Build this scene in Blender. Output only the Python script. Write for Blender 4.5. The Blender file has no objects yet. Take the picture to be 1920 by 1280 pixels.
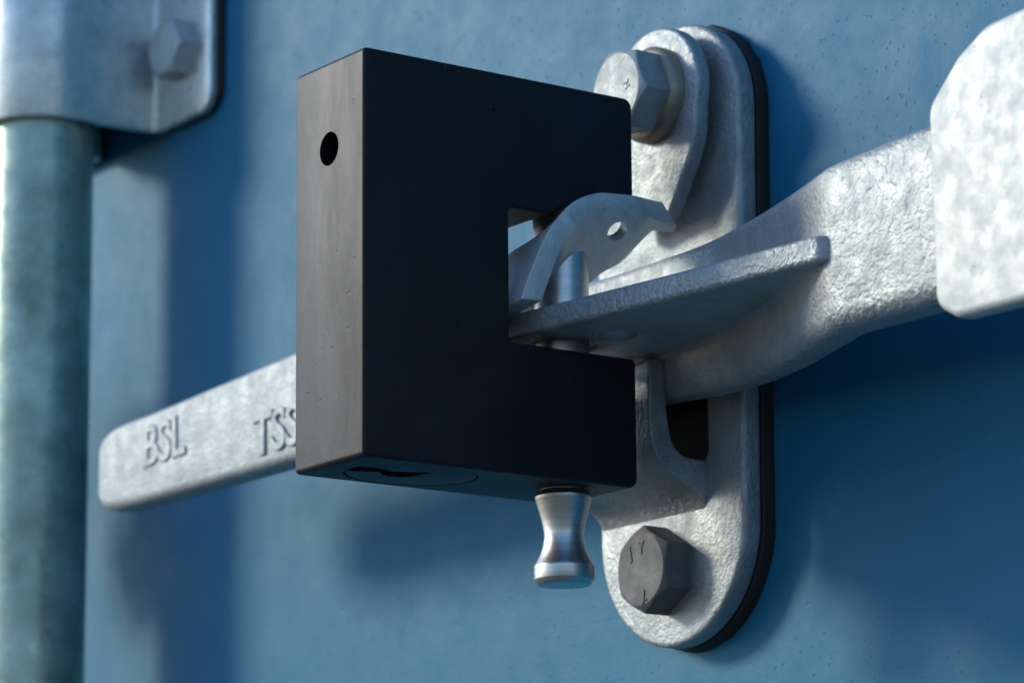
import bpy, bmesh, math, random
from mathutils import Vector, Matrix
R = math.radians
MM = 0.001                     # every length below is written in millimetres
scn = bpy.context.scene
C = scn.collection

# ------------------------------------------------------------------ camera
cam_d = bpy.data.cameras.new('camera')
cam = bpy.data.objects.new('camera', cam_d)
C.objects.link(cam)
yaw, pitch, roll = 0.94742, 0.21574, -0.00831
F = Vector((-math.sin(yaw)*math.cos(pitch), math.cos(yaw)*math.cos(pitch), math.sin(pitch)))
Rt = Vector((math.cos(yaw), math.sin(yaw), 0))
Up = Rt.cross(F)
R2 = math.cos(roll)*Rt + math.sin(roll)*Up
U2 = -math.sin(roll)*Rt + math.cos(roll)*Up
m = Matrix.Identity(4)
for i in range(3):
    m[i][0], m[i][1], m[i][2] = R2[i], U2[i], -F[i]
m.translation = Vector((668.72, -437.63, -147.92))*MM
cam.matrix_world = m
cam_d.sensor_width = 36
cam_d.lens = 6500/1920*36
cam_d.clip_start = 0.02
cam_d.clip_end = 200
cam_d.dof.use_dof = True
cam_d.dof.focus_distance = 0.83
cam_d.dof.aperture_fstop = 22
scn.camera = cam

# ------------------------------------------------------------------ light
SUN = Vector((-1.25, -1.0, 0.62)).normalized()      # towards the sun
SUN_EL = math.asin(SUN.z)
w = bpy.data.worlds.new('World')
scn.world = w
w.use_nodes = True
nt = w.node_tree
sky = nt.nodes.new('ShaderNodeTexSky')
sky.sky_type = 'NISHITA'
sky.sun_disc = False
sky.sun_elevation = SUN_EL
sky.sun_rotation = math.atan2(SUN.x, SUN.y)
sky.air_density = 1.0
sky.dust_density = 0.3
sky.ozone_density = 5.5
bg = nt.nodes['Background']
bg.inputs['Strength'].default_value = 0.15
nt.links.new(sky.outputs[0], bg.inputs['Color'])
sl = bpy.data.lights.new('sun', 'SUN')
sl.energy = 2.0
sl.angle = R(12)
sl.color = (0.88, 0.85, 0.68)
so = bpy.data.objects.new('sun', sl)
C.objects.link(so)
so.rotation_euler = (-SUN).to_track_quat('-Z', 'Y').to_euler()
so.location = SUN*3
scn.view_settings.view_transform = 'Standard'
scn.view_settings.look = 'None'
scn.view_settings.exposure = 0.62
scn.view_settings.gamma = 1.0
scn.view_settings.use_curve_mapping = False
scn.render.engine = 'CYCLES'

# ------------------------------------------------------------------ node helpers
def mat_new(name):
    mt = bpy.data.materials.new(name)
    mt.use_nodes = True
    nt = mt.node_tree
    return mt, nt, nt.nodes['Principled BSDF']

def node(nt, kind, **kw):
    n = nt.nodes.new(kind)
    for k, v in kw.items():
        if k in n.inputs:
            n.inputs[k].default_value = v
        else:
            setattr(n, k, v)
    return n

def coords(nt):
    return node(nt, 'ShaderNodeTexCoord').outputs['Object']

def noise(nt, co, scale, detail=4, rough=0.55, dist=0.0, stretch=None):
    if stretch:
        mp = node(nt, 'ShaderNodeMapping')
        mp.inputs['Scale'].default_value = stretch
        nt.links.new(co, mp.inputs['Vector'])
        co = mp.outputs[0]
    n = node(nt, 'ShaderNodeTexNoise', Scale=scale, Detail=detail, Roughness=rough, Distortion=dist)
    nt.links.new(co, n.inputs['Vector'])
    return n.outputs['Fac']

def ramp(nt, fac, stops):
    r = node(nt, 'ShaderNodeValToRGB')
    el = r.color_ramp.elements
    while len(el) < len(stops):
        el.new(0.5)
    for e, (p, c) in zip(el, stops):
        e.position = p
        e.color = (c, c, c, 1) if isinstance(c, (int, float)) else (*c, 1)
    nt.links.new(fac, r.inputs[0])
    return r.outputs[0]

def mixc(nt, fac, a, b, mode='MIX'):
    n = node(nt, 'ShaderNodeMix', data_type='RGBA', blend_type=mode)
    for sock, v in ((n.inputs[0], fac), (n.inputs[6], a), (n.inputs[7], b)):
        if hasattr(v, 'is_output'):
            nt.links.new(v, sock)
        elif isinstance(v, tuple):
            sock.default_value = (*v, 1)
        else:
            sock.default_value = v
    return n.outputs[2]

def mth(nt, op, a, b=0.0, c=0.0):
    n = node(nt, 'ShaderNodeMath', operation=op)
    for i, v in enumerate((a, b, c)):
        if hasattr(v, 'is_output'):
            nt.links.new(v, n.inputs[i])
        else:
            n.inputs[i].default_value = v
    return n.outputs[0]

def bump(nt, bs, height, strength, dist_mm, prev=None):
    b = node(nt, 'ShaderNodeBump', Distance=dist_mm*MM)
    if hasattr(strength, 'is_output'):
        nt.links.new(strength, b.inputs['Strength'])
    else:
        b.inputs['Strength'].default_value = strength
    nt.links.new(height, b.inputs['Height'])
    if prev is not None:
        nt.links.new(prev, b.inputs['Normal'])
    nt.links.new(b.outputs[0], bs.inputs['Normal'])
    return b.outputs[0]

# ------------------------------------------------------------------ materials
def galvanised(name, lo, hi, metallic, rough, b_fine, b_coarse, stain=0.5, coarse_scale=420, tint=(0.50, 0.49, 0.43), x_fade=None, depth=0.6, smooth_part=0.4, fine=0.25, mottle=0.75, octaves=4):
    mt, nt, bs = mat_new(name)
    co = coords(nt)
    big = noise(nt, co, 55, 5, 0.6)
    col = ramp(nt, big, [(0.32, lo), (0.68, hi)])
    v = node(nt, 'ShaderNodeTexVoronoi', Scale=310.0)
    nt.links.new(noise_vec(nt, co, 160, 0.0022), v.inputs['Vector'])
    spang = ramp(nt, v.outputs['Color'], [(0.1, 0.88), (0.9, 1.0)])
    col = mixc(nt, 0.8, col, spang, 'MULTIPLY')
    st = ramp(nt, noise(nt, co, 230, 6, 0.7, 0.6), [(0.60, 0.0), (0.74, 1.0)])
    st2 = ramp(nt, noise(nt, co, 26, 3, 0.5), [(0.45, 0.0), (0.65, 1.0)])
    mott = ramp(nt, noise(nt, co, 340, 5, 0.7, 0.4), [(0.35, 0.84), (0.65, 1.0)])
    col = mixc(nt, mottle, col, mott, 'MULTIPLY')
    pit = ramp(nt, noise(nt, co, 780, 2, 0.5), [(0.68, 0.0), (0.73, 1.0)])
    col = mixc(nt, mth(nt, 'MULTIPLY', pit, 0.4*min(1, stain)), col, (0.10, 0.10, 0.095))
    wr = ramp(nt, noise(nt, co, 95, 5, 0.65, 0.8), [(0.58, 0.0), (0.72, 0.2*mottle)])
    col = mixc(nt, wr, col, tuple(min(0.8, c*1.35) for c in hi))
    stf = mth(nt, 'MULTIPLY', mth(nt, 'MULTIPLY', st, st2), stain)
    col = mixc(nt, stf, col, tuple(c*0.55 for c in tint))
    nt.links.new(col, bs.inputs['Base Color'])
    bs.inputs['Metallic'].default_value = metallic
    rr = ramp(nt, noise(nt, co, 170, 5, 0.65), [(0.32, rough-0.11), (0.68, rough+0.13)])
    nt.links.new(rr, bs.inputs['Roughness'])
    p = bump(nt, bs, noise(nt, co, 1300, 4, 0.65), b_fine, fine)
    if x_fade:                                         # the casting is rougher towards its hub
        sx = node(nt, 'ShaderNodeSeparateXYZ')
        nt.links.new(co, sx.inputs[0])
        mr = node(nt, 'ShaderNodeMapRange')
        for k, v in enumerate((x_fade[0], x_fade[1], x_fade[2]*b_coarse, b_coarse)):
            mr.inputs[k+1].default_value = v
        nt.links.new(sx.outputs[0], mr.inputs[0])
        b_coarse = mr.outputs[0]
        mm = node(nt, 'ShaderNodeMapRange')            # the free end has weathered dull
        for k, v in enumerate((x_fade[0]-0.05, x_fade[1], 0.22, metallic)):
            mm.inputs[k+1].default_value = v
        nt.links.new(sx.outputs[0], mm.inputs[0])
        nt.links.new(mm.outputs[0], bs.inputs['Metallic'])
    patch = ramp(nt, noise(nt, co, 48, 3, 0.55), [(0.38, smooth_part), (0.62, 1.0)])
    bump(nt, bs, noise(nt, co, coarse_scale, octaves, 0.6), mth(nt, 'MULTIPLY', patch, b_coarse), depth, p)
    return mt

def noise_vec(nt, co, scale, amount):
    n = node(nt, 'ShaderNodeTexNoise', Scale=float(scale), Detail=2.0)
    nt.links.new(co, n.inputs['Vector'])
    s = node(nt, 'ShaderNodeVectorMath', operation='SCALE')
    s.inputs['Scale'].default_value = amount
    nt.links.new(n.outputs['Color'], s.inputs[0])
    a = node(nt, 'ShaderNodeVectorMath', operation='ADD')
    nt.links.new(co, a.inputs[0])
    nt.links.new(s.outputs[0], a.inputs[1])
    return a.outputs[0]

M = {}
M['zinc'] = galvanised('galvanised_zinc', (0.29, 0.315, 0.33), (0.45, 0.475, 0.49), 0.62, 0.57, 0.5, 0.9, 0.6, 700, depth=0.55, smooth_part=0.35, fine=0.30, mottle=0.6, octaves=1.5)
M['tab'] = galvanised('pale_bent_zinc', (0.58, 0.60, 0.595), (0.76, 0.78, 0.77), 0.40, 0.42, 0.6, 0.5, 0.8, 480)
M['handle'] = galvanised('weathered_cast_zinc', (0.35, 0.375, 0.39), (0.47, 0.495, 0.51), 0.60, 0.57, 0.5, 1.0, 0.8, 680, x_fade=(-0.03, 0.04, 0.5), depth=0.65, smooth_part=0.7, fine=0.30, mottle=0.5, octaves=1.5)
M['white_zinc'] = galvanised('bright_smooth_zinc', (0.57, 0.58, 0.575), (0.61, 0.62, 0.61), 0.25, 0.60, 0.3, 0.14, 1.0, 300, mottle=0.08)
M['dull_zinc'] = galvanised('dull_bracket_zinc', (0.56, 0.60, 0.60), (0.76, 0.79, 0.77), 0.6, 0.32, 0.25, 0.10, 0.6)
M['bolt_dull'] = galvanised('dull_bracket_bolt', (0.46, 0.485, 0.49), (0.60, 0.625, 0.63), 0.3, 0.44, 0.3, 0.1, 0.6)
M['bolt'] = galvanised('dull_grey_bolt_steel', (0.10, 0.098, 0.10), (0.15, 0.145, 0.15), 0.05, 0.68, 0.4, 0.12, 0.6)
M['bolt_bright'] = galvanised('bright_bolt_zinc', (0.29, 0.31, 0.325), (0.39, 0.415, 0.43), 0.28, 0.57, 0.3, 0.25, 0.9)
M['washer'] = galvanised('tan_stained_washer', (0.24, 0.20, 0.15), (0.36, 0.31, 0.24), 0.5, 0.42, 0.3, 0.1, 0.6)
M['pipe'] = galvanised('weathered_pipe_zinc', (0.24, 0.32, 0.25), (0.54, 0.63, 0.52), 0.45, 0.30, 0.25, 0.06, 0.5)

def door_paint():
    mt, nt, bs = mat_new('blue_door_paint')
    co = coords(nt)
    col = ramp(nt, noise(nt, co, 9, 6, 0.62), [(0.3, (0.010, 0.138, 0.258)), (0.7, (0.014, 0.160, 0.284))])
    chalk = ramp(nt, noise(nt, co, 30, 6, 0.7, 0.5, (1, 1, 0.45)), [(0.45, 0.0), (0.75, 0.09)])
    col = mixc(nt, chalk, col, (0.10, 0.21, 0.27))
    sp = ramp(nt, noise(nt, co, 330, 2, 0.5), [(0.71, 0.0), (0.77, 1.0)])
    col = mixc(nt, mth(nt, 'MULTIPLY', sp, 0.4), col, (0.012, 0.05, 0.08))
    nt.links.new(col, bs.inputs['Base Color'])
    rr = ramp(nt, noise(nt, co, 60, 6, 0.7), [(0.3, 0.50), (0.7, 0.62)])
    nt.links.new(rr, bs.inputs['Roughness'])
    bs.inputs['Specular IOR Level'].default_value = 0.20
    p = bump(nt, bs, noise(nt, co, 240, 3, 0.5), 0.20, 0.5)
    p = bump(nt, bs, noise(nt, co, 700, 2, 0.5), 0.16, 0.25, p)
    scr = ramp(nt, noise(nt, co, 60, 3, 0.5, 0.2, (0.15, 1, 6)), [(0.70, 1.0), (0.73, 0.0)])
    p = bump(nt, bs, scr, 0.10, 0.3, p)
    pits = ramp(nt, noise(nt, co, 270, 1.5, 0.4), [(0.70, 1.0), (0.79, 0.0)])
    p = bump(nt, bs, pits, 0.28, 0.4, p)
    dots = ramp(nt, noise(nt, co, 620, 1, 0.4), [(0.69, 1.0), (0.76, 0.0)])
    bump(nt, bs, dots, 0.45, 0.35, p)
    return mt
M['door'] = door_paint()

def black_lock():
    mt, nt, bs = mat_new('black_lock_coating')
    co = coords(nt)
    col = ramp(nt, noise(nt, co, 25, 5, 0.6), [(0.3, (0.008, 0.0065, 0.006)), (0.7, (0.013, 0.011, 0.010))])
    dust = ramp(nt, noise(nt, co, 520, 2), [(0.765, 0.0), (0.79, 1.0)])
    col = mixc(nt, mth(nt, 'MULTIPLY', dust, 0.6), col, (0.26, 0.26, 0.26))
    haze = ramp(nt, noise(nt, co, 45, 6, 0.7, 1.0, (1, 1, 0.4)), [(0.50, 0.0), (0.78, 0.05)])
    col = mixc(nt, haze, col, (0.17, 0.17, 0.20))
    nt.links.new(col, bs.inputs['Base Color'])
    rr = ramp(nt, noise(nt, co, 70, 6, 0.7, 0.4, (1, 1, 0.3)), [(0.3, 0.47), (0.7, 0.57)])
    nt.links.new(rr, bs.inputs['Roughness'])
    bs.inputs['Specular IOR Level'].default_value = 0.36
    bs.inputs['Specular Tint'].default_value = (0.86, 0.84, 1.0, 1)
    p = bump(nt, bs, noise(nt, co, 800, 3, 0.6, 0.0, (1, 1, 0.5)), 0.30, 0.12)
    p = bump(nt, bs, noise(nt, co, 210, 3, 0.5, 0.0, (1, 1, 0.6)), 0.16, 0.3, p)
    chips = ramp(nt, noise(nt, co, 360, 1.5, 0.4), [(0.735, 1.0), (0.80, 0.0)])
    bump(nt, bs, chips, 0.25, 0.25, p)
    return mt
M['black'] = black_lock()

def plain(name, col, metallic, rough, fine=0.15, scale=900):
    mt, nt, bs = mat_new(name)
    co = coords(nt)
    c = mixc(nt, ramp(nt, noise(nt, co, 80, 4), [(0.3, 0.0), (0.7, 1.0)]), tuple(x*0.85 for x in col), tuple(min(1, x*1.12) for x in col))
    nt.links.new(c, bs.inputs['Base Color'])
    bs.inputs['Metallic'].default_value = metallic
    bs.inputs['Roughness'].default_value = rough
    bump(nt, bs, noise(nt, co, scale, 3), fine, 0.2)
    return mt
M['rubber'] = plain('black_rubber', (0.018, 0.016, 0.015), 0, 0.75)
M['cavity'] = plain('black_cavity', (0.004, 0.004, 0.004), 0, 0.8)
M['concrete'] = plain('grey_concrete', (0.13, 0.12, 0.09), 0, 0.9, 0.3, 3)

def brushed():
    mt, nt, bs = mat_new('turned_steel')
    co = coords(nt)
    g = noise(nt, co, 900, 3, 0.6, 0.0, (0.02, 0.02, 2.0))
    c = ramp(nt, g, [(0.3, (0.50, 0.50, 0.50)), (0.7, (0.64, 0.63, 0.62))])
    nt.links.new(c, bs.inputs['Base Color'])
    bs.inputs['Metallic'].default_value = 1.0
    bs.inputs['Roughness'].default_value = 0.38
    bump(nt, bs, g, 0.12, 0.1)
    return mt
M['steel'] = brushed()

# ------------------------------------------------------------------ mesh helpers
def thing(name, loc, label=None, cat=None, group=None):
    o = bpy.data.objects.new(name, None)
    o.empty_display_size = 0.01
    o.location = Vector(loc)*MM
    C.objects.link(o)
    tag(o, label, cat, group)
    return o

def tag(o, label=None, cat=None, group=None, kind=None):
    for k, v in (('label', label), ('category', cat), ('group', group), ('kind', kind)):
        if v:
            o[k] = v
    return o

def origin_of(o):
    p = Vector((0, 0, 0))
    while o is not None:
        p += o.location
        o = o.parent
    return p

def finish(name, mesh, mat, parent=None, smooth=35, origin=None):
    """mesh vertices are in world millimetres"""
    base = origin_of(parent)
    own = Vector(origin)*MM if origin is not None else base
    mesh.transform(Matrix.Translation(-own) @ Matrix.Scale(MM, 4))
    mesh.name = name
    if smooth:
        mesh.polygons.foreach_set('use_smooth', [True]*len(mesh.polygons))
        mesh.set_sharp_from_angle(angle=R(smooth))
    mesh.materials.clear()
    mesh.materials.append(mat)
    o = bpy.data.objects.new(name, mesh)
    o.parent = parent
    o.location = own - base
    C.objects.link(o)
    return o

def evaluate(o):
    dg = bpy.context.evaluated_depsgraph_get()
    dg.update()
    return bpy.data.meshes.new_from_object(o.evaluated_get(dg))

XZ = (Vector((1, 0, 0)), Vector((0, 0, 1)), Vector((0, -1, 0)))   # w points out of the door
YZ = (Vector((0, 1, 0)), Vector((0, 0, 1)), Vector((1, 0, 0)))
XY = (Vector((1, 0, 0)), Vector((0, 1, 0)), Vector((0, 0, 1)))

def to_frame(mesh, o, fr):
    mt = Matrix.Identity(4)
    for i in range(3):
        mt[i][0], mt[i][1], mt[i][2], mt[i][3] = fr[0][i], fr[1][i], fr[2][i], o[i]
    mesh.transform(mt)
    return mesh

def outline_mesh(loops, thick, bev, o, fr, bres=3):
    """filled outline (first loop) with holes, thickness centred on the frame origin"""
    cu = bpy.data.curves.new('outline', 'CURVE')
    cu.dimensions = '2D'
    cu.fill_mode = 'BOTH'
    cu.extrude = thick/2 - bev
    cu.bevel_depth = bev
    cu.bevel_resolution = bres
    cu.offset = -bev
    for lp in loops:
        s = cu.splines.new('POLY')
        s.points.add(len(lp)-1)
        for p, q in zip(s.points, lp):
            p.co = (q[0], q[1], 0, 1)
        s.use_cyclic_u = True
    ob = bpy.data.objects.new('outline', cu)
    C.objects.link(ob)
    me = evaluate(ob)
    bpy.data.objects.remove(ob)
    bpy.data.curves.remove(cu)
    bm = bmesh.new()
    bm.from_mesh(me)
    bmesh.ops.remove_doubles(bm, verts=bm.verts, dist=1e-4)
    bmesh.ops.recalc_face_normals(bm, faces=bm.faces)
    bm.to_mesh(me)
    bm.free()
    return to_frame(me, Vector(o), fr)

def rounded(pts, seg=8):
    """polygon of (x, y, radius) with its corners rounded"""
    out = []
    n = len(pts)
    for i in range(n):
        p = Vector(pts[i][:2]); r = pts[i][2]
        a = Vector(pts[i-1][:2]); b = Vector(pts[(i+1) % n][:2])
        if r <= 0:
            out.append(tuple(p)); continue
        d1 = (a-p).normalized(); d2 = (b-p).normalized()
        ang = math.acos(max(-1, min(1, d1.dot(d2))))
        t = r/math.tan(ang/2)
        c = p + (d1+d2).normalized()*(r/math.sin(ang/2))
        s = p + d1*t - c; e = p + d2*t - c
        a0 = math.atan2(s.y, s.x); a1 = math.atan2(e.y, e.x)
        da = (a1-a0+math.pi) % (2*math.pi) - math.pi
        for k in range(seg+1):
            th = a0 + da*k/seg
            out.append((c.x + r*math.cos(th), c.y + r*math.sin(th)))
    return out

def circle(cx, cy, rx, ry=None, n=48):
    ry = ry or rx
    return [(cx+rx*math.cos(2*math.pi*k/n), cy+ry*math.sin(2*math.pi*k/n)) for k in range(n)]

def loft(sections, caps=True):
    bm = bmesh.new()
    rings = [[bm.verts.new(p) for p in s] for s in sections]
    n = len(rings[0])
    for a, b in zip(rings, rings[1:]):
        for i in range(n):
            j = (i+1) % n
            bm.faces.new((a[i], a[j], b[j], b[i]))
    if caps:
        bm.faces.new(rings[0])
        bm.faces.new(rings[-1])
    bmesh.ops.recalc_face_normals(bm, faces=bm.faces)
    me = bpy.data.meshes.new('loft')
    bm.to_mesh(me); bm.free()
    return me

def lathe(profile, axis_xy, n=64):
    """profile of (radius, z) round a vertical axis"""
    secs = [[(axis_xy[0]+r*math.cos(2*math.pi*k/n), axis_xy[1]+r*math.sin(2*math.pi*k/n), z) for k in range(n)] for r, z in profile]
    return loft(secs)

def modified(mesh, *mods):
    """apply modifiers to a mesh in millimetres: (type, {settings})"""
    ob = bpy.data.objects.new('tmp', mesh)
    C.objects.link(ob)
    cutters = []
    for kind, kw in mods:
        md = ob.modifiers.new('m', kind)
        for k, v in kw.items():
            if k == 'cutter':
                cu = bpy.data.objects.new('cutter', v)
                C.objects.link(cu); cutters.append(cu)
                md.object = cu; md.solver = 'EXACT'
            else:
                setattr(md, k, v)
    me = evaluate(ob)
    for c in cutters + [ob]:
        bpy.data.objects.remove(c)
    return me

def cut(mesh, cutter, op='DIFFERENCE'):
    return modified(mesh, ('BOOLEAN', dict(cutter=cutter, operation=op)))

def prism(loop, z0, z1, o, fr):
    secs = [[(p[0], p[1], z) for p in loop] for z in (z0, z1)]
    return to_frame(loft(secs), Vector(o), fr)

def hex_head(centre, y_face, y_base, rc, ang, parent, mat, name='bolt', stamp=None):
    """chamfered hexagon head, axis along the door normal"""
    h = y_base - y_face
    af = rc*math.cos(R(30))
    hx = [(rc*math.cos(R(ang+60*k)), rc*math.sin(R(ang+60*k))) for k in range(6)]
    o = (centre[0], y_base, centre[1])
    body = prism(hx, 0, h, o, XZ)
    n = 96
    prof = [(rc*1.2, -1), (rc*1.02, h-(rc*1.02-af*0.94)*0.62), (af*0.94, h)]
    secs = [[(r*math.cos(2*math.pi*k/n), r*math.sin(2*math.pi*k/n), z) for k in range(n)] for r, z in prof]
    cone = to_frame(loft(secs), Vector(o), XZ)
    me = cut(body, cone, 'INTERSECT')
    me = modified(me, ('BEVEL', dict(width=0.22, segments=2, limit_method='ANGLE', angle_limit=R(25))))
    b = finish(name, me, mat, parent, 30, origin=o)
    for txt, size, dx, dz, rot in (stamp or []):
        letters('stamped_mark', txt, size, (centre[0]+dx, y_face-0.02, centre[1]+dz), XZ, rot, 0.22, mat, b, 0.1)
    return b

def letters(name, txt, size, o, fr, rot, height, mat, parent, bev=0.25, spacing=1.0, shear=0.0, bold=0.0):
    cu = bpy.data.curves.new('letters', 'FONT')
    cu.body = txt
    cu.size = size
    cu.extrude = max(height-bev, 0.01)
    cu.bevel_depth = bev
    cu.bevel_resolution = 2
    cu.resolution_u = 6
    cu.space_character = spacing
    cu.shear = shear
    cu.offset = bold
    ob = bpy.data.objects.new('letters', cu)
    C.objects.link(ob)
    me = evaluate(ob)
    bpy.data.objects.remove(ob); bpy.data.curves.remove(cu)
    me.transform(Matrix.Rotation(R(rot), 4, 'Z'))
    to_frame(me, Vector(o), fr)
    return finish(name, me, mat, parent, 40)

def interp(tab, x):
    """smooth (monotone cubic-ish) interpolation of rows (x, a, b, ...)"""
    if x <= tab[0][0]: return tab[0][1:]
    for i in range(len(tab)-1):
        if x <= tab[i+1][0]:
            p0 = tab[max(i-1, 0)]; p1 = tab[i]; p2 = tab[i+1]; p3 = tab[min(i+2, len(tab)-1)]
            h = p2[0]-p1[0]; t = (x-p1[0])/h
            res = []
            for k in range(1, len(p1)):
                s = (p2[k]-p1[k])/h
                m1 = (p2[k]-p0[k])/(p2[0]-p0[0]) if p2[0] != p0[0] else s
                m2 = (p3[k]-p1[k])/(p3[0]-p1[0]) if p3[0] != p1[0] else s
                lim = 2.5*abs(s)
                m1 = max(-lim, min(lim, m1)); m2 = max(-lim, min(lim, m2))
                res.append((2*t**3-3*t*t+1)*p1[k] + (t**3-2*t*t+t)*h*m1 + (-2*t**3+3*t*t)*p2[k] + (t**3-t*t)*h*m2)
            return res
    return tab[-1][1:]

# ================================================================== setting
YD = 118.0                                             # outer face of the door
door = outline_mesh([rounded([(-1150, -1150, 4), (1150, -1150, 4), (1150, 1250, 4), (-1150, 1250, 4)])], 34, 1, (0, YD+17, 0), XZ)
door = tag(finish('container_door', door, M['door'], None, origin=(0, YD, 0)),
           'smooth blue painted steel container door behind all the galvanised fittings', 'container door')
gm = prism([(-30000, -30000), (30000, -30000), (30000, 30000), (-30000, 30000)], -100, 0, (0, 0, -1300), XY)
tag(finish('ground', gm, M['concrete'], None, 0, origin=(0, 0, -1300)), kind='structure')

# ================================================================== vertical locking bar (left)
PX, PY = -319.0, 82.0
rod = thing('locking_bar', (PX, PY, -900), 'vertical galvanised locking pipe with greenish weathering below the bracket', 'locking bar')
finish('pipe', lathe([(17.0, -1000), (17.0, 1000)], (PX, PY), 96), M['pipe'], rod, 40)
hubm = outline_mesh([rounded([(-398, 36, 6), (-344, 36, 6), (-344, 100, 12), (-356, 106, 8), (-398, 108, 6)])], 6.0, 1.6, (0, 61, 0), XZ, 3)  # out-of-frame hub plate, added to cast the dark patch at lower left
finish('unseen_hub', hubm, M['dull_zinc'], rod, 40)
finish('unseen_hub_strap', outline_mesh([rounded([(-380, 40, 4), (-330, 40, 4), (-330, 60, 4), (-380, 60, 4)])], 18, 1, (0, 73, 0), XZ), M['dull_zinc'], rod, 40)  # unseen strap added behind that plate, shading the same patch

# ================================================================== bar bracket (top left)
ZB = 166.3
brk = thing('bar_bracket', (PX, YD, ZB), 'dull grey saddle bracket clamping the vertical pipe, rounded bottom corner and one bolt', 'bracket')
YF = 113.0                                             # front of the flanges
def saddle_profile(off):
    # from the right flange edge over the pipe to the left flange edge (x, y)
    ri = 17.6 + off
    pts = []
    f = YF + 3.0 - off
    for k in range(7):                                 # root fillet, right
        a = R(90 - 90*k/6)
        rr = 5.0 - off
        pts.append((PX+ri+rr-rr*math.sin(R(90*k/6)), f-rr+rr*math.cos(R(90*k/6))))
    for k in range(25):
        a = R(0 - 180*k/24)
        pts.append((PX + ri*math.cos(a), PY + ri*math.sin(a)))
    for k in range(7):
        rr = 5.0 - off
        t = R(90*(6-k)/6)
        pts.append((PX-ri-rr+rr*math.sin(t), f-rr+rr*math.cos(t)))
    return pts
XR, XL = -263.6, -374.0
outer = [(XR, YF)] + saddle_profile(3.0) + [(XL, YF)]
inner = [(XL, YF+3.0)] + saddle_profile(0.0)[::-1] + [(XR, YF+3.0)]
prof = outer + inner
H = 92.0
secs = [[(x, y, z) for x, y in prof] for z in (ZB, ZB+H)]
sm = loft(secs)
# round the flange corners
for sx, xe in ((1, XR), (-1, XL)):
    for sz, ze in ((-1, ZB), (1, ZB+H)):
        r = 7.0
        arc = [(xe+sx*3, ze+sz*3), (xe-sx*r, ze+sz*3), (xe-sx*r, ze)]
        arc += [(xe-sx*r+sx*r*math.sin(R(10*k)), ze-sz*r+sz*r*math.cos(R(10*k))) for k in range(10)] + [(xe+sx*3, ze-sz*r)]
        sm = cut(sm, prism(arc, -8, 8, (0, YF+1.5, 0), XZ))
sm = modified(sm, ('BEVEL', dict(width=0.7, segments=2, limit_method='ANGLE', angle_limit=R(50))))
finish('saddle', sm, M['dull_zinc'], brk, 30)
gk = outline_mesh([rounded([(XR+1.5, ZB+0.5, 8), (XR+1.5, ZB+H, 8), (PX+23, ZB+H, 1), (PX+23, ZB+0.5, 1)][::-1])], 2.0, 0.3, (0, YF+4.0, 0), XZ)
finish('gasket', gk, M['rubber'], brk)
gk = outline_mesh([rounded([(PX-23, ZB+0.5, 1), (PX-23, ZB+H, 1), (XL-1.5, ZB+H, 8), (XL-1.5, ZB+0.5, 8)][::-1])], 2.0, 0.3, (0, YF+4.0, 0), XZ)
finish('gasket', gk, M['rubber'], brk)
hex_head((-281.8, 190.2), 105.6, 113.0, 10.4, 0, brk, M['bolt_dull'])

# ================================================================== keeper plate
YP = 108.0
keeper = thing('keeper_plate', (-21, YD, 46), 'long oval galvanised keeper plate bolted upright to the blue door', 'keeper plate')
plate = [(-21.3-29.9*math.cos(R(180*k/40)), -5.0-30.2*math.sin(R(180*k/40))) for k in range(41)]
plate += [(-15.6+25.6*math.cos(R(90*k/16)), 102.2+25.8*math.sin(R(90*k/16))) for k in range(17)]
plate += [(-25.4-25.6*math.sin(R(90*k/16)), 102.2+25.8*math.cos(R(90*k/16))) for k in range(17)]
window = rounded([(-37, 11, 3), (-5.8, 11, 3), (-5.8, 52, 3), (-37, 52, 3)])
pm = outline_mesh([plate, window[::-1]], 6.0, 1.4, (0, YP+3, 0), XZ, 3)
finish('base_plate', pm, M['zinc'], keeper, 30)
def grown(loop, c, d):
    out = []
    for p in loop:
        v = Vector((p[0]-c[0], p[1]-c[1])); out.append((p[0]+v.x/v.length*d, p[1]+v.y/v.length*d))
    return out
random.seed(4)
wob = [random.uniform(-0.35, 0.35) for _ in plate]
gs = outline_mesh([[(p[0]+w_*0.7, p[1]+w_) for p, w_ in zip(grown(plate, (-21, 46), 0.5), wob)]], 4.0, 0.4, (0, YP+8, 0), XZ)
finish('gasket', gs, M['rubber'], keeper, 30)
# the J-shaped hook bent out of the plate
inner = [(95.6, 34.0), (95.8, 26), (96.4, 20.0), (97.4, 15.0), (99.4, 12.4), (102.5, 11.0), (108.6, 10.8)]
outer = [(90.3, 34.0), (90.2, 26), (90.4, 18.0), (91.2, 12.6), (93.6, 8.6), (97.5, 6.0), (102.5, 3.6), (105.4, 2.0), (107.2, -0.2), (108.6, -2.6)]
def dens(pl, n):
    L = [0]
    for a, b in zip(pl, pl[1:]): L.append(L[-1]+math.dist(a, b))
    rows = [(l, *p) for l, p in zip(L, pl)]
    return [tuple(interp(rows, L[-1]*k/n)) for k in range(n+1)]
tip = [(92.95-2.6*math.cos(R(180*k/8)), 34.0+1.6*math.sin(R(180*k/8))) for k in range(1, 8)]
hookp = dens(outer, 22)[::-1] + tip + dens(inner, 18)
hm = outline_mesh([hookp], 44.0, 0.9, (-28.4, 0, 0), YZ, 3)
finish('hook', hm, M['zinc'], keeper, 30)
hex_head((-23.2, -15.6), 99.6, 108.0, 11.4, 30, keeper, M['bolt'], stamp=[('J', 4.4, -4.2, 3.0, 14), ('Y', 4.4, -0.8, 3.8, 4), ('J.', 4.0, 0.6, -8.2, -6)])

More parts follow.
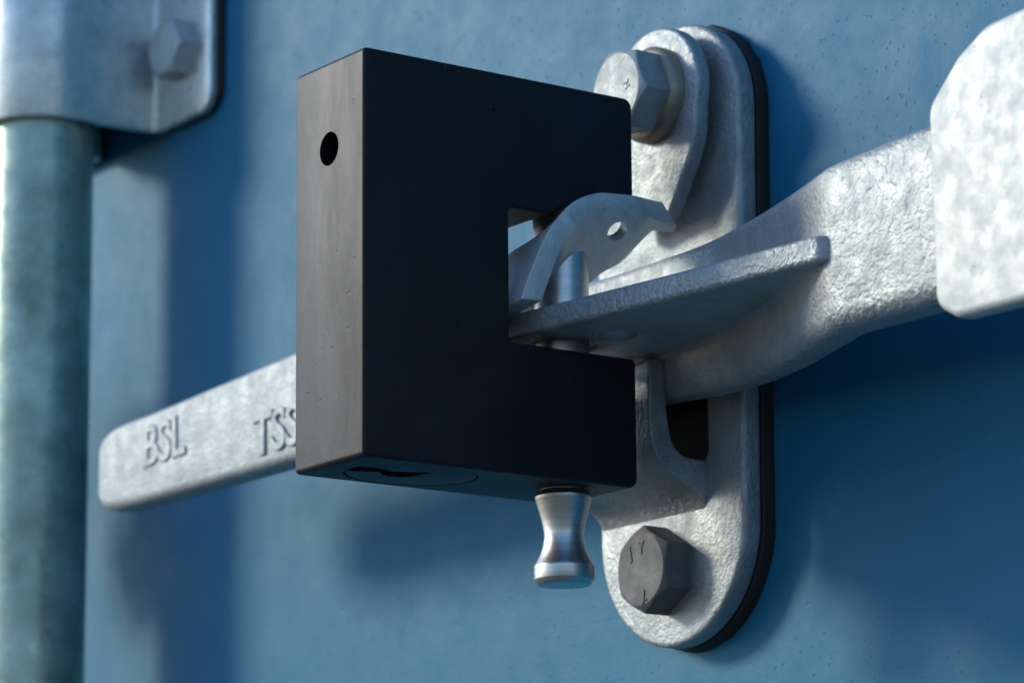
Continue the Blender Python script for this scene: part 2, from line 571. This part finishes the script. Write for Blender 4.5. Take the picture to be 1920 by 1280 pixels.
# ================================================================== swivel hasp
hasp = thing('swivel_hasp', (-14.7, YP, 107.3), 'galvanised swivel catch hanging from the upper bolt, its foot bent outwards into a drilled tab', 'hasp')
AX = (-14.7, 107.3)
HX, HZ = 4.8, -1.3
hp = [(AX[0]+18.3*math.cos(R(a)), AX[1]+18.3*math.sin(R(a))) for a in range(-18, 199, 6)]
hp += [(-38.2, 98), (-37.6, 88), (-35.0, 76), (-33.6, 73.6), (-28, 74.2), (-21, 75.0), (-16.4, 75.4), (-14.3, 76.0), (-12.6, 78.4), (-9.0, 83.6), (-5.2, 89.6), (-2.8, 95.5)]
hp = hp[:37] + [(x+HX, z+HZ) for x, z in hp[37:]]
hp = hp[:-11] + dens(hp[-11:-6], 12)[:-1] + dens(hp[-6:] + [hp[0]], 24)[:-1]
hm = outline_mesh([hp], 4.6, 1.0, (0, 102.1, 0), XZ, 3)
finish('spacer', to_frame(loft([[(x, z, h) for x, z in circle(AX[0], AX[1], 9.0)] for h in (-107.9, -104.2)]), Vector((0, 0, 0)), XZ), M['zinc'], hasp)
finish('swivel_plate', hm, M['zinc'], hasp, 30)
# the drilled tab: right edge curves (lower I, upper O), swept to the left and down
tab = [  # Ix  Iy  Iz | Ox  Oy  Oz | sweep length
    (-7.2, 100.9, 71.3, -7.2, 96.2, 77.0, 1.5),
    (-4.8, 95.2, 70.7, -4.6, 91.4, 76.2, 1.8),
    (-2.2, 90.6, 70.2, -2.0, 87.2, 75.5, 2.3),
    (0.2, 87.0, 70.0, 0.4, 83.6, 74.8, 5.0),
    (1.8, 83.0, 69.9, 1.8, 79.8, 74.4, 9.6),
    (2.0, 77.8, 69.6, 2.0, 74.6, 74.0, 12.6),
    (2.0, 71.2, 69.2, 2.0, 68.0, 73.2, 19.0),
    (2.0, 65.2, 66.8, 2.0, 61.0, 70.0, 22.0),
    (2.0, 61.1, 63.4, 2.0, 55.6, 64.6, 23.0),
    (2.0, 57.6, 58.6, 2.0, 51.6, 58.8, 25.0),
    (2.0, 55.2, 53.6, 2.0, 48.9, 53.2, 24.0),
    (2.0, 52.6, 47.6, 2.0, 46.2, 47.2, 25.0),
    (2.0, 51.0, 43.4, 2.0, 44.6, 43.0, 25.0)]
rows = [(i, *r) for i, r in enumerate(tab)]
secs = []
D = Vector((-1, 0, -0.60))
n = 44
for k in range(n+1):
    t = (len(tab)-1)*k/n
    r = interp(rows, t)
    I = Vector(r[0:3]); O = Vector(r[3:6]); L = r[6]
    drop = min(1, max(0, (t-6.0)/2.4))                   # the falling part hangs square again
    d = Vector((-1, 0, -1.12*(1-0.86*drop)))
    low = min(1, max(0, (t-7.7)/1.8))                  # the underside keeps its slope longer: a thicker root round the pin
    e = Vector((-1, 0, -1.12*(1-0.86*low)))
    secs.append([I, O] + [O + d*(L*q) for q in (0.33, 0.66, 1.0)] + [I + e*(L*q) for q in (1.0, 0.66, 0.33)])
tm = loft(secs)
nrm = Vector((-0.51, 0, -0.86))
cyl = prism(circle(0, 0, 2.8, None, 32), -12, 12, (-2.0, 77.4, 65.4), (Vector((0.666, 0, 0.746)), Vector((0, 1, 0)), Vector((-0.746, 0, 0.666))))
tm = modified(tm, ('BEVEL', dict(width=1.5, segments=4, limit_method='ANGLE', angle_limit=R(50))))
bmt = bmesh.new()
bmt.from_mesh(tm)
bmesh.ops.triangulate(bmt, faces=bmt.faces)
bmt.to_mesh(tm)
bmt.free()
tm = cut(tm, cyl)
finish('drilled_tab', tm, M['tab'], hasp, 50)
wm = to_frame(loft([[(r*math.cos(2*math.pi*k/64), r*math.sin(2*math.pi*k/64), z) for k in range(64)] for r, z in ((12.7, -0.2), (12.7, 2.2), (12.2, 3.0), (11.3, 3.7), (8, 3.9))]), Vector((AX[0]+0.6, 99.8, AX[1])), XZ)
finish('washer', wm, M['washer'], hasp, 40)
hex_head(AX, 87.5, 96.0, 11.6, -8, hasp, M['bolt_bright'], stamp=[('N', 3.0, 3.2, 1.0, -70), ('8', 2.8, -7.6, -2.4, 0)])

# ================================================================== locking handle
handle = thing('locking_lever', (0, 100, 45), 'galvanised cast locking lever passing behind the black lock, raised letters at its end', 'lever')
#        x     y_front  z_bot  z_top  thick  radius
hrow = [(-248.4, 66.8, 33.8, 45.4, 6.4, 2.9),
        (-247.0, 65.8, 30.4, 48.8, 8.6, 3.4),
        (-244.0, 65.2, 28.2, 50.8, 9.8, 3.2),
        (-238.0, 65.0, 27.0, 52.4, 10.4, 3.0),
        (-230.0, 65.0, 26.7, 52.9, 10.5, 2.8),
        (-215.0, 65.0, 26.5, 53.2, 10.5, 2.6),
        (-136.0, 65.2, 26.4, 57.3, 10.5, 2.6),
        (-122.0, 66.0, 26.4, 58.4, 10.5, 2.6),
        (-100.0, 73.0, 26.4, 60.0, 10.5, 2.6),
        (-70.0, 86.0, 26.4, 61.6, 10.3, 2.6),
        (-48.0, 94.5, 26.4, 62.4, 10.2, 2.8),
        (-34.0, 97.0, 26.4, 62.8, 10.0, 3.0),
        (-20.0, 97.2, 26.6, 63.0, 10.0, 3.0),
        (8.0, 94.5, 24.4, 62.6, 10.6, 3.4),
        (31.0, 89.4, 23.0, 62.6, 11.0, 3.6),
        (52.6, 82.0, 22.2, 62.0, 11.8, 3.8),
        (72.7, 73.0, 21.6, 60.6, 12.8, 4.0),
        (86.0, 66.9, 21.3, 59.9, 13.6, 4.2),
        (91.0, 64.7, 21.2, 59.8, 14.0, 4.4),
        (93.0, 64.1, 21.2, 59.8, 14.0, 4.4),
        (105.0, 64.0, 21.1, 60.4, 14.2, 4.4),
        (130.0, 64.0, 21.0, 61.3, 14.2, 4.4),
        (205.0, 64.0, 21.0, 62.6, 14.2, 4.4)]
xs = [-248.4, -248.0, -247.4, -246.6, -245.4, -244, -241, -238, -234, -230, -222, -215, -200, -175, -150] + list(range(-136, -20, 5)) + [-20 + 3*k for k in range(48)] + [130, 150, 170, 205]
def ring(x):
    yf, zb, zt, th, r = interp(hrow, x)
    rc = min(r, th/2.05)
    pts = []
    for (cy, cz, a0) in ((yf+rc, zb+rc, 180), (yf+th-rc, zb+rc, 270), (yf+th-rc, zt-rc, 0), (yf+rc, zt-rc, 90)):
        for k in range(6):
            a = R(a0+90*k/5)
            pts.append((x, cy+rc*math.cos(a), cz+rc*math.sin(a)))
    return pts
finish('lever_bar', loft([ring(x) for x in xs]), M['handle'], handle, 45)
lug = [(95.5, 67.5, 0), (92.4, 61.8, 3), (78, 60.6, 0), (43, 57.4, 0), (7, 53.4, 0), (-20, 50.4, 5), (-29, 52.5, 7), (-29, 82, 8), (-18, 98.8, 0), (8, 98.8, 0), (31, 93.4, 0), (52.6, 86, 0), (72.7, 77, 0), (95, 72, 0)]
lm = outline_mesh([rounded(lug), circle(5.1, 71.8, 4.5)[::-1], circle(-12.5, 67.5, 8.6)[::-1]], 6.2, 1.3, (0, 0, 39.6), XY, 4)
bmj = bmesh.new()
bmj.from_mesh(lm)
for sgn, zf in ((-1, 36.6), (1, 42.6)):
    secs = []
    for k in range(40):
        x = -14 + 104*k/39
        yf = interp(hrow, x)[0]
        y2 = interp(hrow, x+1)[0]
        nx, ny = (y2-yf), -1.0
        ln = math.hypot(nx, ny); nx /= ln; ny /= ln
        rf = (3.0 + 1.5*max(0, (x-40)/50))*min(1, (93-x)/14)*(1.0 if sgn < 0 else 0.6)
        sec = [(x-nx*2, yf-ny*2, zf-sgn*1.5)]
        for q in range(7):
            a = R(90*q/6)
            sec.append((x+nx*rf*(1-math.sin(a)), yf+ny*rf*(1-math.sin(a)), zf+sgn*rf*(1-math.cos(a))))
        sec.append((x-nx*2, yf-ny*2, zf+sgn*rf))
        secs.append(sec)
    fm = loft(secs)
    bmj.from_mesh(fm)
bmj.to_mesh(lm)
bmj.free()
finish('seal_lug', lm, M['handle'], handle, 40)
letters('raised_letters', 'BSL', 17.0, (-218.6, 65.15, 37.0), XZ, 1.0, 0.75, M['handle'], handle, 0.5, 0.96, bold=0.02)
letters('raised_letters', 'TSS', 16.6, (-155.4, 65.15, 30.4), XZ, 1.0, 0.75, M['handle'], handle, 0.5, 0.96, bold=0.02)

hub = [(134.6, 17.5, 5), (141, 13.8, 4), (200, 13.2, 6), (200, 79, 8), (153, 75.4, 10), (144, 70.6, 8), (134.4, 61.5, 6)]
hb = outline_mesh([rounded(hub, 10)], 6.0, 1.6, (0, 60.7, 0), XZ, 4)
tag(finish('hub_plate', hb, M['white_zinc'], None, 40, origin=(165, 63.7, 45)),
    'bright white galvanised hub plate lying over the right end of the locking lever', 'hub plate')

# ================================================================== black block lock
lock = thing('container_lock', (-15, 40, 0), 'matt black block shaped lock clamped over the two drilled lugs', 'lock')
W, DP, HT = 30.3, 81.3, 100.0
body = rounded([(0, 0, 1.3), (DP, 0, 2.4), (DP, 32.6, 1.4), (42.7, 32.6, 1.3), (42.7, 66.4, 1.3), (55, 66.4, 0), (62, 70.2, 0), (69, 73.0, 0), (DP, 74.0, 1.4), (DP, HT, 2.4), (0, HT, 1.3)], 6)
bm_ = outline_mesh([body], W, 0.75, (-W/2, 0, 0), YZ, 3)
bm_ = cut(bm_, prism(circle(-15.2, 77.9, 4.2), -26, 2, (0, 0, 0), XZ))
CY = (-15.3, 23.8)
bm_ = cut(bm_, prism(circle(CY[0], CY[1], 13.6, 17.4, 72), -2, 3.0, (0, 0, 0), XY))
finish('lock_body', bm_, M['black'], lock, 25)
cyl = outline_mesh([circle(CY[0], CY[1], 13.2, 17.0, 72)], 2.9, 0.25, (0, 0, 1.48), XY)
key = [(-18.4, 5.9), (-15.6, 6.6), (-13.0, 8.6), (-11.9, 11.2), (-12.2, 14.0), (-14.2, 16.8), (-13.2, 18.4), (-9.9, 24.6), (-12.6, 24.2), (-16.4, 23.6), (-18.6, 21.6), (-19.2, 19.2), (-18.2, 17.0), (-15.8, 15.0), (-16.9, 12.6), (-18.2, 9.0)]
key2 = [(-15.2+(x+15.2)*1.12, 15.2+(y-15.2)*1.22) for x, y in key]
cyl = cut(cyl, prism(key2, -3, 2.2, (0, 0, 0), XY))
pl = finish('lock_cylinder', cyl, M['black'], lock, 25)
KB = prism(key2, 2.0, 2.35, (0, 0, 0), XY)
finish('keyhole', KB, M['cavity'], pl, 0)
PA = (-12.5, 67.5)
pin = finish('locking_pin', lathe([(7.0, 0.5), (7.0, 73.5)], PA), M['steel'], lock, 40)
kn = [(6.1, 1.0), (6.1, -0.2), (6.6, -0.9), (7.15, -1.7), (7.15, -2.0), (6.95, -2.6), (6.55, -4.0), (5.9, -6.2), (5.35, -8.3), (5.0, -10.3), (4.9, -11.4), (5.0, -12.6), (5.35, -14.4), (5.95, -16.2), (6.7, -17.7), (7.3, -18.7), (7.5, -19.1), (7.5, -19.4), (7.5, -22.2), (7.4, -22.5), (6.6, -23.6), (6.4, -23.7)]
finish('pull_knob', lathe(kn, PA, 96), M['steel'], lock, 30)
